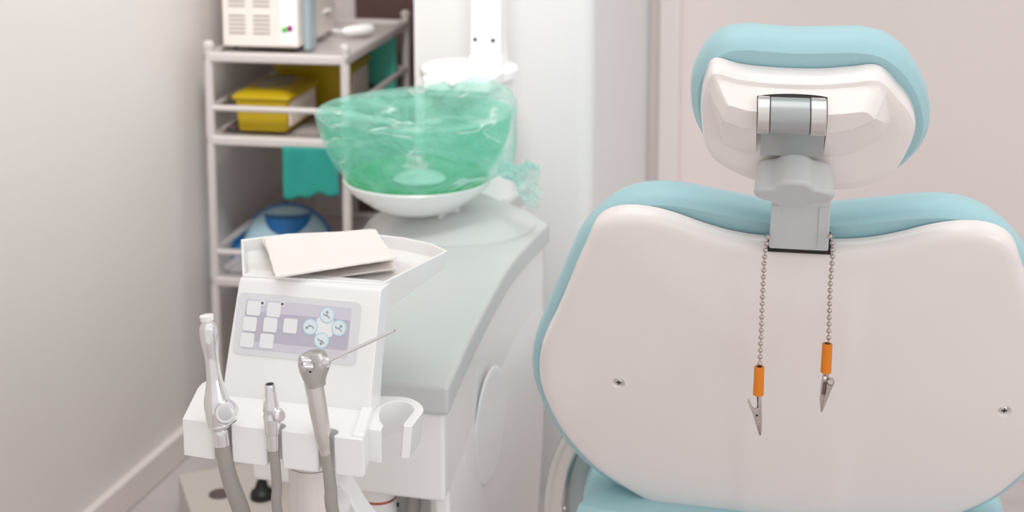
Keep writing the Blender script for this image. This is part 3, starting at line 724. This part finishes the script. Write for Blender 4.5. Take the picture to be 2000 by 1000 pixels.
# seat, bracket and base, beyond and below the backrest
z_s = .455
a = Z(1150, 940, z_s); b_ = Z(1125, 1005, z_s)
sf = (Vector((0, 0, 0)), Vector((1, 0, 0)), Vector((0, 1, 0)), Vector((0, 0, -1)))
so = (Vector((-.105, 1.98, z_s))); 
sO = (so, exC, fwd, Vector((0, 0, 1)))
seat_o = [(-.235, -.385), (-.252, -.34), (-.258, -.2), (-.262, .0), (-.255, .25), (-.20, .40), (0, .44), (.20, .40), (.255, .25), (.262, 0), (.258, -.2), (.252, -.34), (.235, -.385), (0, -.39)]
V, F = pad(seat_o, sO, [(.02, 0), (.008, -.003), (0, -.02), (0, -.06), (.012, -.075)], N=96, rings=5); seat_=make('seat_cushion', V, F, 'teal', chair)
V, F = pad([(a_*.9, b_*.9) for a_, b_ in seat_o], sO, [(.01, -.076), (0, -.085), (.02, -.13), (.05, -.14)], N=96, rings=4); make('seat_pan', V, F, 'plastic_warm', chair)
V, F = merge(cyl((so.x, so.y, 0.03), (so.x, so.y, .34), .11, 40), xf(prism(roundpoly(-.22, .22, -.35, .38, .1), lambda u, v, w_: Vector((u, v, w_)), 0, .04), lambda v: Vector((so.x, so.y, 0))+exC*v.x+fwd*v.y+Vector((0, 0, v.z)))); make('chair_base', V, F, 'plastic_warm', chair, bevel=.006)
# satin metal armrest bracket at the left of the seat
br = [(1072, 1060), (1060, 1000), (1062, 955), (1072, 910), (1090, 865), (1115, 815)]
bri = [(1112, 1060), (1104, 1000), (1108, 960), (1118, 915), (1135, 880), (1165, 850)]
yb_ = 1.70
L_ = spline([Yp(a[0], a[1], yb_) for a in br], 5); R__ = spline([Yp(a[0], a[1], yb_) for a in bri], 5)
rings = []
for a_, b_ in zip(L_, R__):
    e = (b_-a_)
    rings.append([a_+Vector((0, .004, 0)), a_+e*.12-Vector((0, .003, 0)), a_+e*.5-Vector((0, .006, 0)), b_-e*.12-Vector((0, .003, 0)), b_+Vector((0, .004, 0)), b_+Vector((0, .060, 0)), a_+Vector((0, .060, 0))])
V, F = loft(rings); make('armrest_bracket', V, F, 'satin', chair, bevel=.002)
path = [(a+b)*.5 for a, b in zip(L_[::5], R__[::5])]
V, F = loft([[b_+Vector((-.002, .022, 0)), b_+Vector((.020, .030, 0)), b_+Vector((.022, .075, 0)), b_+Vector((0, .075, 0))] for b_ in R__]); make('inner_strut', V, F, 'grey', chair, bevel=.003, label='darker grey inner strut')
V, F = sphere(Yp(1103, 993, 1.62), .0025); make('bracket_rivet', V, F, 'satin', chair)

# ---- headrest
O, ex, ey, en = bf
hf_ = cframe(cpt(bf, 1548, 225, .028), 30)
bar_l, bar_r = cuv(bf, 1503, 440, .01)[0], cuv(bf, 1621, 440, .01)[0]
hb0 = cuv(bf, 1560, 489, .008)[1]; hb1 = cuv(bf, 1560, 320, .012)[1]
V, F = prism([(bar_l, hb0), (bar_r, hb0), (bar_r+.0, hb1), (bar_l+.004, hb1)], FR(bf), -.008, .008); bar = make('slide_bar', V, F, 'grey', chair, bevel=.002)
bl_, br_ = lerp(bar_l, bar_r, .19), lerp(bar_l, bar_r, .81)
hA, hB = cuv(bf, 1560, 480, .01)[1], cuv(bf, 1560, 405, .01)[1]
hq = hb0+.006
for pq in ([(bar_l+.001, hq), (bl_, hq), (bl_, hB), (bar_l+.001, hB)], [(br_, hq), (bar_r-.001, hq), (bar_r-.001, hB), (br_, hB)]):
    V, F = prism(pq, FR(bf), .007, .0092); make('bar_edge', V, F, 'grey', bar, bevel=.0006)

V, F = prism([(s0+.0003, hb_+.0003), (s1-.0003, hb_+.0003), (s1-.0003, hb_+.012), (s0+.0003, hb_+.0022)], FR(bf), -.019, .0035); make('slot_shade', V, F, 'hole', shell, label='dark block painting the shade inside the headrest bar slot')  # dark filler gives the slot its shade by colour
# knob: lobed, lofted downwards
kc = cpt(bf, 1551, 374, .040)
out_ = -(fwd*.60+Vector((0, 0, 1))*.80); out_.normalize(); up_ = out_.cross(exC); up_ = up_ if up_.z*0+up_.dot(en) > 0 else -up_
rings = []
for w_, sc in ((-.029, .82), (-.0265, .90), (-.022, .93), (.002, 1.0), (.0045, .96), (.0060, .88)):
    ring = []
    for j in range(64):
        a_ = 2*pi*j/64; r = .0350*(1+.15*cos(4*a_)-.03*cos(8*a_))*sc
        ring.append(kc+exC*(r*cos(a_))+up_*(r*.86*sin(a_))+out_*w_)
    rings.append(ring)
V, F = loft(rings); knob = make('locking_knob', V, F, 'grey', chair, bevel=.0012, angle=25)
V, F = cyl(kc-en*.034, kc-en*.005, .011); make('knob_shaft', V, F, 'dgrey', knob)
# curved bracket from the hinge to the bar
pts = []
hc_ = cpt(bf, 1546, 225, .040)
prof_b = [(.0, .004), (-.014, .001), (-.026, -.006), (-.038, -.012), (-.055, -.012)]
rings = []
wl, wr_ = cuv(bf, 1488, 280, .03)[0]-cuv(bf, 1546, 280, .03)[0], cuv(bf, 1612, 280, .03)[0]-cuv(bf, 1546, 280, .03)[0]
for (dh, dn_) in prof_b:
    p = hc_+ey*dh+en*dn_
    rings.append([p+ex*wl+en*.004, p+ex*wr_+en*.004, p+ex*wr_-en*.005, p+ex*wl-en*.005])
V, F = loft(rings); make('hinge_bracket', V, F, 'barrel', chair, bevel=.001)
# hinge barrel
hl, hr = cpt(bf, 1479, 224, .040), cpt(bf, 1614, 229, .040)
hd = (hr-hl); 
V, F = lathe(hl+hd*.19, hl+hd*.76, [(0, .0175), (1, .0175)], 48); barrel = make('hinge_barrel', V, F, 'barrel', chair, bevel=.0008)
for a_, b_ in ((.0, .19), (.76, 1.0)):
    V, F = lathe(hl+hd*(a_+.004), hl+hd*(b_-.006), [(0, .0168), (.06, .0182), (.94, .0182), (1, .0172)], 48); make('hinge_cap', V, F, 'satin', barrel, label='bright metal end cap')
# headrest shell (moulded white plastic, two facets)
hsh = [(1394, 131), (1376, 160), (1369, 195), (1371, 240), (1382, 288), (1415, 318), (1470, 343), (1530, 354), (1600, 360), (1655, 361), (1705, 350), (1748, 325), (1774, 285), (1788, 245), (1780, 212), (1757, 182), (1718, 146), (1660, 148), (1600, 152), (1520, 150), (1450, 143)]
hu = [cuv(hf_, a_, b_, -.02) for a_, b_ in hsh]
hridge = cuv(hf_, 1546, 262, .02)[1]
def hdome(s, h, k):
    hr = hridge+9*max(0, abs(s)-.03)**2*1.0+.02*max(0, abs(s)-.05)
    d = .027*min(1, k/.16)
    if k == 0: return 0
    side = max(0, abs(s-.004)-.080); d -= .75*side
    low = hr-h
    if low > 0: d -= .0022*min(1, low/.002)+.42*low
    up = h-(hu_top-.014); d -= .30*max(0, up)
    return max(d, .002*min(1, k/.1))
hu_top = max(b for a, b in hu)
V, F = pad(hu, hf_, [(.006, -.010), (.002, -.012), (0, -.018), (0, -.034), (.003, -.038)], hb=hdome, N=224, rings=44)
hshell = make('headrest_shell', V, F, 'plastic_warm', chair)
ra = [cuv(hf_, a_, b_, .01) for a_, b_ in ((1481, 186), (1616, 186), (1612, 262), (1484, 262))]
fl = -.006
x0, x1 = ra[0][0]-.001, ra[1][0]+.001; y1_ = cuv(hf_, 1548, 194, 0)[1]; yt = cuv(hf_, 1548, 150, .020)[1]; y0_ = ra[2][1]-.07
def recess():
    fn = FR(hf_)
    side = [(yt+.004, .045), (yt, .0115), (y1_+.003, .006), (y1_+.0025, -.006), (y0_, -.006), (y0_, .045)]
    return loft([[fn(x0, h_, w_) for h_, w_ in side], [fn(x1, h_, w_) for h_, w_ in side]])
bool_cut(hshell, recess())
V, F = prism([(x0+.0004, y1_-.030), (x1-.0004, y1_-.030), (x1-.0004, y1_+.002), (x0+.0004, y1_+.002)], FR(hf_), -.0058, .006); make('hinge_gap_shade', V, F, 'hole', hshell, label='dark plate painting the shade round the hinge')  # dark plate added behind the barrel as painted recess shade
# headrest cushion
hcu = [(1376, 250), (1357, 212), (1349, 165), (1355, 115), (1378, 75), (1412, 52), (1455, 45), (1510, 49), (1560, 52), (1620, 51), (1680, 51), (1728, 61), (1768, 88), (1798, 132), (1813, 180), (1815, 222), (1803, 255), (1780, 285), (1740, 315), (1660, 335), (1560, 335), (1450, 322), (1400, 290)]
ho = [cuv(hf_, a_, b_+10*(1-sstep(90, 220, b_)), -.062) for a_, b_ in hcu]
V, F = pad(ho, hf_, [(.016, -.0385), (.008, -.038), (.0015, -.046), (0, -.060), (.003, -.074), (.012, -.086), (.026, -.092)], hf=lambda s, h, k: .006*k, N=144, rings=8)
make('headrest_cushion', V, F, 'teal', chair)

# ================================================================== BIB CHAIN
bc_ = thing('bib_chain', 'silver bead chain with two orange sleeved alligator clips hanging from the chair', 'bib clip chain', cpt(bf, 1562, 470, .02))
yl = cpt(bf, 1490, 480, .022).y; yr = cpt(bf, 1622, 480, .022).y
Lp = spline([Yp(*p, yl) for p in [(1500, 463), (1497, 476), (1493, 505), (1490, 560), (1488, 610), (1486, 660), (1484, 712)]], 10)
Rp = spline([Yp(*p, yr) for p in [(1621, 462), (1626, 474), (1626, 500), (1622, 550), (1620, 600), (1618, 668)]], 10)
back = []
bar_back = [cpt(bf, 1500, 463, .012)+fwd*.0, cpt(bf, 1498, 461, -.013), cpt(bf, 1560, 464, -.016), cpt(bf, 1626, 462, -.013), cpt(bf, 1621, 462, .012)]
for nm, path_ in (('L', Lp), ('R', Rp)):
    V, F = tube(path_, .0007, 8, sm=False); make('chain_wire', V, F, 'clip', bc_)
V, F = tube([Lp[0]]+bar_back[1:-1]+[Rp[0]], .0009, 8); make('chain_loop', V, F, 'clip', bc_)
bead0 = None
for path_ in (Lp, Rp):
    acc = 0; nxt = .0; step = .00715
    for i in range(len(path_)-1):
        a_, b_ = path_[i], path_[i+1]; d = (b_-a_).length
        while acc+d >= nxt:
            p = a_.lerp(b_, (nxt-acc)/d)
            if bead0 is None:
                V, F = sphere((0, 0, 0), .00265, 16, 12); bead0 = make('bead', V, F, 'clip', None); bead0.parent = bc_; o = bead0
            else:
                o = bead0.copy(); S.collection.objects.link(o); o.parent = bc_
            o.location = inv_of(bc_) @ p; nxt += step
        acc += d
def clip(path_end, px0, py0, px1, py1, yy, flip):
    a_, b_ = Yp(px0, py0, yy), Yp(px1, py1, yy)
    V, F = lathe(a_, b_, [(0, .0030), (0, .0052), (1, .0055), (1, .0035)], 28, cap=False); sl = make('orange_sleeve', V, F, 'orange', bc_, label='orange plastic sleeve', bevel=.0003)
    V, F = lathe(a_, a_+(b_-a_)*.5, [(0, .0032), (1, .0032)], 20); make('sleeve_core', V, F, 'hole', sl)
    return b_
eL = clip(Lp, 1483, 716, 1481, 771, yl, 1)
eR = clip(Rp, 1616, 671, 1613, 727, yr, -1)
def flat(px, yy, t0, mt, name, par, hole=None):
    P = [Yp(a_, b_, yy) for a_, b_ in px]
    V, F = loft([[p+Vector((0, -t0, 0)) for p in P], [p+Vector((0, t0, 0)) for p in P]])
    return make(name, V, F, mt, par, bevel=.0003, smooth=False)
# left clip, seen from the side: two jaws
cj = [(1481, 768), (1487, 768), (1487.5, 790), (1488, 815), (1488, 842), (1487, 848), (1484, 849), (1482, 846), (1471, 808), (1460, 782), (1462, 779), (1469, 795), (1474, 799), (1481, 794)]
jaw = flat(cj, yl, .0024, 'clip', 'clip_jaw', bc_)
bool_cut(jaw, cyl(Yp(1481, 824, yl)-Vector((0, .01, 0)), Yp(1481, 824, yl)+Vector((0, .01, 0)), .0014, 16))
V, F = cyl(Yp(1478.5, 809.5, yl)-Vector((0, .003, 0)), Yp(1478.5, 809.5, yl)+Vector((0, .003, 0)), .0011, 16); make('pivot_pin', V, F, 'hole', jaw)
for i in range(5):
    V, F = cyl(Yp(1482+i*.8, 831+i*4, yl)-Vector((0, .0026, 0)), Yp(1482+i*.8, 831+i*4, yl), .0005, 8); make('jaw_tooth', V, F, 'hole', jaw)
V, F = merge(*[tube([Yp(*p, yl+dy) for p in [(1479, 770), (1480, 793), (1475, 801), (1469, 797)]], .0006, 8) for dy in (-.001, .001)]); make('clip_spring', V, F, 'hole', jaw)
# right clip, turned: rounded thumb tab
cj = [(1608, 724), (1619, 724), (1619, 742), (1614, 756), (1612, 775), (1609, 790), (1606, 804), (1603, 803), (1601, 780), (1603, 755)]
jaw = flat(cj, yr+.002, .0024, 'clip', 'clip_jaw', bc_)
P = [Yp(a_, b_, yr-.002) for a_, b_ in [(1605, 803), (1602, 800), (1616, 752), (1619, 744)]]
tb = [(1603.5, 803), (1606, 804), (1608, 800), (1624, 760), (1628, 752), (1630, 745), (1627, 739), (1622, 738), (1617, 742), (1615, 750), (1613, 765)]
t2 = flat(tb, yr-.003, .0016, 'clip', 'clip_thumb_tab', bc_)
V, F = lathe(Yp(1622, 746, yr-.006), Yp(1622, 746, yr-.003), [(0, .0026), (1, .0040)], 24); make('tab_dimple', V, F, 'clip', t2)
V, F = cyl(Yp(1611.5, 738, yr-.0035), Yp(1611.5, 738, yr+.002), .0016, 14); make('pivot_pin', V, F, 'plastic', jaw)
V, F = cyl(Yp(1612, 748, yr-.0012), Yp(1609, 770, yr-.0012), .0022, 12); make('clip_spring', V, F, 'dstrip', jaw)

# ================================================================== TROLLEY
TR = radians(5.3)
tro = thing('steel_trolley', 'three tier steel tube trolley beside the left wall', 'trolley', (-1.262, 2.51, 0), TR)
TW, TD = .275, .50
def TL(x, y, z): return Vector((tro.location.x+x*cos(TR)-y*sin(TR), tro.location.y+x*sin(TR)+y*cos(TR), z))
def tbox(x0, x1, y0, y1, z0, z1): return xf(box(x0, x1, y0, y1, z0, z1), lambda v: TL(v.x, v.y, v.z))
r_ = .0095
for x, y in ((0, 0), (TW, 0), (TW, TD), (0, TD)):
    leg = make('leg', *cyl(TL(x, y, .05), TL(x, y, .832), r_, 20), 'tube', tro)
    make('leg_cap', *lathe(TL(x, y, .832), TL(x, y, .846), [(0, .0115), (.6, .0115), (1, .006)], 20), 'tube', leg)
    c_ = TL(x, y, .025); make('caster', *cyl(c_-Vector((.009, 0, 0)), c_+Vector((.009, 0, 0)), .025, 24), 'dgrey', leg)
for zz in (.816, .650, .362, .10):
    make('shelf', *tbox(.0, TW, .0, TD, zz-.006, zz), 'steel' if False else 'tube', tro, bevel=.002)
    rl = [((0, 0), (TW, 0)), ((TW, 0), (TW, TD)), ((TW, TD), (0, TD)), ((0, TD), (0, 0))]
    for a_, b_ in rl:
        make('shelf_rail', *tbox(min(a_[0], b_[0])-.009, max(a_[0], b_[0])+.009, min(a_[1], b_[1])-.009, max(a_[1], b_[1])+.009, zz-.012, zz+.008), 'tube', tro, bevel=.005)
for zz in (.712, .42):
    for a_, b_ in [((0, 0), (TW, 0)), ((TW, 0), (TW, TD)), ((0, TD), (0, 0)), ((0, TD), (TW, TD))]:
        make('guard_rail', *cyl(TL(*a_, zz), TL(*b_, zz), .0065, 16), 'tube', tro)
# appliance on the top shelf
ap = thing('sterilizer', 'cream metal appliance with slotted vents on the trolley top', 'appliance', TL(.12, .2, .824), TR)
def AL(x, y, z): return TL(x+.018, y+.03, z)
def abox(x0, x1, y0, y1, z0, z1): return xf(box(x0, x1, y0, y1, z0, z1), lambda v: AL(v.x, v.y, v.z))
cas = make('casing', *abox(0, .155, 0, .26, .830, 1.10), 'beige', ap, bevel=.004)
for fx in (.02, .14):
    for fy in (.02, .24): make('foot', *cyl(AL(fx, fy, .8235), AL(fx, fy, .831), .008, 16), 'black', ap)
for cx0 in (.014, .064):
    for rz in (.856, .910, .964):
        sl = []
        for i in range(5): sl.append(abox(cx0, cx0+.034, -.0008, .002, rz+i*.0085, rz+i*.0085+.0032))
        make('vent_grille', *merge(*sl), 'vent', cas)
make('side_plate', *abox(.120, .152, -.001, .002, .838, 1.09), 'plastic', cas, bevel=.0006)
for x, z, r, mt_, nm in ((.128, .866, .0048, 'green_led', 'green_button'), (.139, .869, .0058, 'magenta', 'magenta_button')):
    make(nm, *cyl(AL(x, -.004, z), AL(x, .001, z), r, 20), mt_, cas, label=nm.replace('_', ' '))
V, F = xf(prism(roundpoly(.1585, .172, .02, .07, .005), lambda u, v, w_: Vector((u, v, w_)), .8245, 1.0), lambda v: AL(v.x, v.y, v.z))
tagm(make('plastic_bottle', V, F, 'pclear', None), 'slim pale blue translucent plastic bottle beside the cream appliance', 'bottle')
V, F = tube([AL(.185, .18, .87), AL(.20, .17, .845), AL(.215, .12, .833), AL(.224, .07, .831)], .0032, 12)
cb = thing('power_plug', 'white plug with its cable lying on the trolley top', 'plug', AL(.225, .10, .8245), TR)
P0_, P1_, P2_ = Z(602, 38, .87), Z(630, 55, .835), Z(672, 62, .830)
make('cable', *tube([AL(.160, .20, .88), P0_, P1_, P2_], .0036, 12), 'plastic', cb)
make('plug_body', *lathe(Z(668, 61, .836), Z(727, 55, .836), [(0, .004), (.15, .009), (.6, .0115), (.9, .0105), (1, .007)], 20), 'plastic', cb)

# sharps boxes on the second shelf
def sharps(x0, y0, wx, wy, hz, label, zz=.6585):
    b = thing('sharps_container', label, 'sharps container', TL(x0, y0, zz), TR, 'yellow sharps containers')
    def BL(x, y, z): return TL(x0+x, y0+y, zz+z)
    rings = []
    for z, e in ((0, .006), (hz*.95, 0)):
        rings.append([BL(u, v, z) for u, v in roundpoly(e, wx-e, e, wy-e, .008)])
    V, F = loft(rings); bd = make('container_body', V, F, 'yellow', b, bevel=.002)
    rings = [[BL(u, v, z) for u, v in roundpoly(e, wx-e, e, wy-e, .01)] for z, e in ((hz*.93, -.005), (hz, -.005), (hz+.006, .0), (hz+.014, .022))]
    V, F = loft(rings); ld = make('lid', V, F, 'yellow', b, bevel=.002)
    el = [(wx*.5+wx*.34*cos(k*pi/12), wy*.5+wy*.38*sin(k*pi/12)) for k in range(24)]
    V, F = loft([[BL(u, v, hz+.0135) for u, v in el], [BL(lerp(u, wx/2, .25), lerp(v, wy/2, .25), hz+.018) for u, v in el]]); make('lid_flap', V, F, 'olive', ld, label='grey oval flap')
    V, F = xf(box(wx-.003, wx+.0004, wy*.08, wy*.92, hz*.15, hz*.85), lambda v: BL(v.x, v.y, v.z)); make('paper_label', V, F, 'label', bd, label='white printed label')
    return b
sharps(.035, .035, .112, .20, .070, 'yellow sharps container nearest the front rail of the trolley')
sharps(.045, .262, .168, .15, .094, 'yellow sharps container at the back of the shelf, half hidden behind the other')
V, F = xf(prism(roundpoly(0, .062, 0, .035, .006), lambda u, v, w_: Vector((u, v, w_)), .6585, .80), lambda v: TL(v.x+.200, v.y+.445, v.z))
tagm(make('teal_box', V, F, 'tealbox', None, bevel=.003), 'upright teal plastic box in the back corner of the trolley shelf', 'box')
V, F = tube([TL(.245, .30, .71), TL(.25, .33, .695), TL(.256, .37, .675), TL(.257, .40, .664)], .005, 12)
tagm(make('black_cable', V, F, 'black', None), 'short black cable end beside the back yellow container', 'cable')
V, F = tbox(.012, .034, .05, .42, .6585, .6625)
tagm(make('dark_mat', V, F, 'dstrip', None), 'dark strip lying flat left of the yellow container', 'mat')
# teal cloth hanging below the shelf at the back
rings = []
nu = 30
V, F = [], []
for i in range(16):
    for j in range(nu+1):
        u = j/nu; x = .150+.112*u; z = .642-.098*(i/15)-(.006*sin(u*5+1)+.003*sin(u*17))*(i/15)
        V.append(TL(x, -.0125-.002*sin(u*14+i*.2)*(i/15), z))
for i in range(15):
    for j in range(nu): F.append((i*(nu+1)+j, i*(nu+1)+j+1, (i+1)*(nu+1)+j+1, (i+1)*(nu+1)+j))
V2 = []
tagm(make('teal_cloth', [v+Vector((0, 0, 0)) for v in V], F, 'tealcloth', None, solid=.003), 'dark teal cloth hanging from the middle shelf of the trolley', 'cloth')
# blue basin on the lower shelf
ba = thing('blue_basin', 'round blue plastic basin with pale blue hood on the lower trolley shelf', 'basin', TL(.13, .16, .372))
c_ = Yp(557, 492, 2.72); axd = Vector((.22, -.86, .46)).normalized()
V, F = lathe(c_-axd*.045, c_+axd*.052, [(0, .070), (.25, .098), (.5, .101), (.62, .096), (.75, .083), (.87, .062), (.96, .034), (1, .001)], 56)
make('hood', V, F, 'pblue', ba)
x_, y_, _ = basis(axd)
V, F = tube([c_+x_*(.101*cos(2*pi*k/40))+y_*(.101*sin(2*pi*k/40)) for k in range(41)], .0055, 10, 2); make('rim', V, F, 'blue', ba, label='deep blue rim')
d_ = Yp(540, 512, 2.66); dv = Vector((0, 0, 0))
V, F = lathe(d_+axd*-.03, d_+axd*.012, [(0, .046), (.6, .052), (.85, .044), (1, .026)], 40); make('inner_bowl', V, F, 'blue', ba, label='deep blue front cup')
V, F = tube([Yp(470, 455, 2.70), Yp(461, 480, 2.66), Yp(461, 505, 2.65), Yp(475, 528, 2.66)], .0095, 14); make('handle', V, F, 'blue', ba)
rl = lathe((c_.x, c_.y+.02, .3635), (c_.x, c_.y+.02, .44), [(0, .055), (1, .05)], 32); make('foot', *rl, 'blue', ba)
# dark stand and cables behind the trolley
V, F = tube([(-1.322, 3.10, .78), Yp(500, 285, 3.12), Yp(492, 340, 3.12), Yp(486, 400, 3.12), (-1.30, 3.14, .25), (-1.25, 3.12, .012)], .0045, 12)
tagm(make('wall_cable', V, F, 'tube', None), 'thin pinkish cable running down the wall behind the trolley', 'cable')
# junction box on the floor
A0, B0, C0 = Z(347, 925, .085), Z(425, 1000, .085), Z(482, 903, .085)
d1 = (C0-A0).normalized(); d2 = Vector((d1.y, -d1.x, 0))
if d2.dot(B0-A0) < 0: d2 = -d2
pb = thing('floor_socket_box', 'low cream socket box on the floor in front of the trolley', 'socket box', (A0.x, A0.y, 0), atan2(d1.y, d1.x))
def QL(u, v, z): p = A0+d1*u+d2*v; return Vector((p.x, p.y, z))
V, F = loft([[QL(u, v, z) for u, v in roundpoly(0, .26, 0, .24, .012)] for z in (0, .085)]); bxs = make('casing', V, F, 'cream', pb, bevel=.004)
def qz(px, py):
    p = Z(px, py, .085)-A0; return p.dot(d1), p.dot(d2)
for px, py in ((430, 965), (515, 968)):
    u, v = qz(px, py); c_ = QL(u, v, .085)
    make('socket', *lathe(c_-Vector((0, 0, .002)), c_+Vector((0, 0, .0012)), [(0, .021), (1, .020)], 32), 'dstrip', bxs)
u, v = qz(512, 972); c_ = QL(u, v, .0865)
pg = thing('black_plug', 'black round plug pushed into the cream socket box on the floor', 'plug', c_)
make('plug_body', *lathe(c_, c_+Vector((0, 0, .03)), [(0, .021), (.35, .020), (.6, .012), (1, .009)], 28), 'black', pg)
make('cable', *tube([c_+Vector((0, 0, .028)), c_+Vector((.012, .02, .045)), c_+Vector((.035, .05, .05)), c_+Vector((.07, .06, .02)), c_+Vector((.11, .02, .006)), c_+Vector((.16, -.04, .006))], .0055, 14), 'black', pg)
for o in bpy.data.objects:
    if '_r' in o: del o['_r']
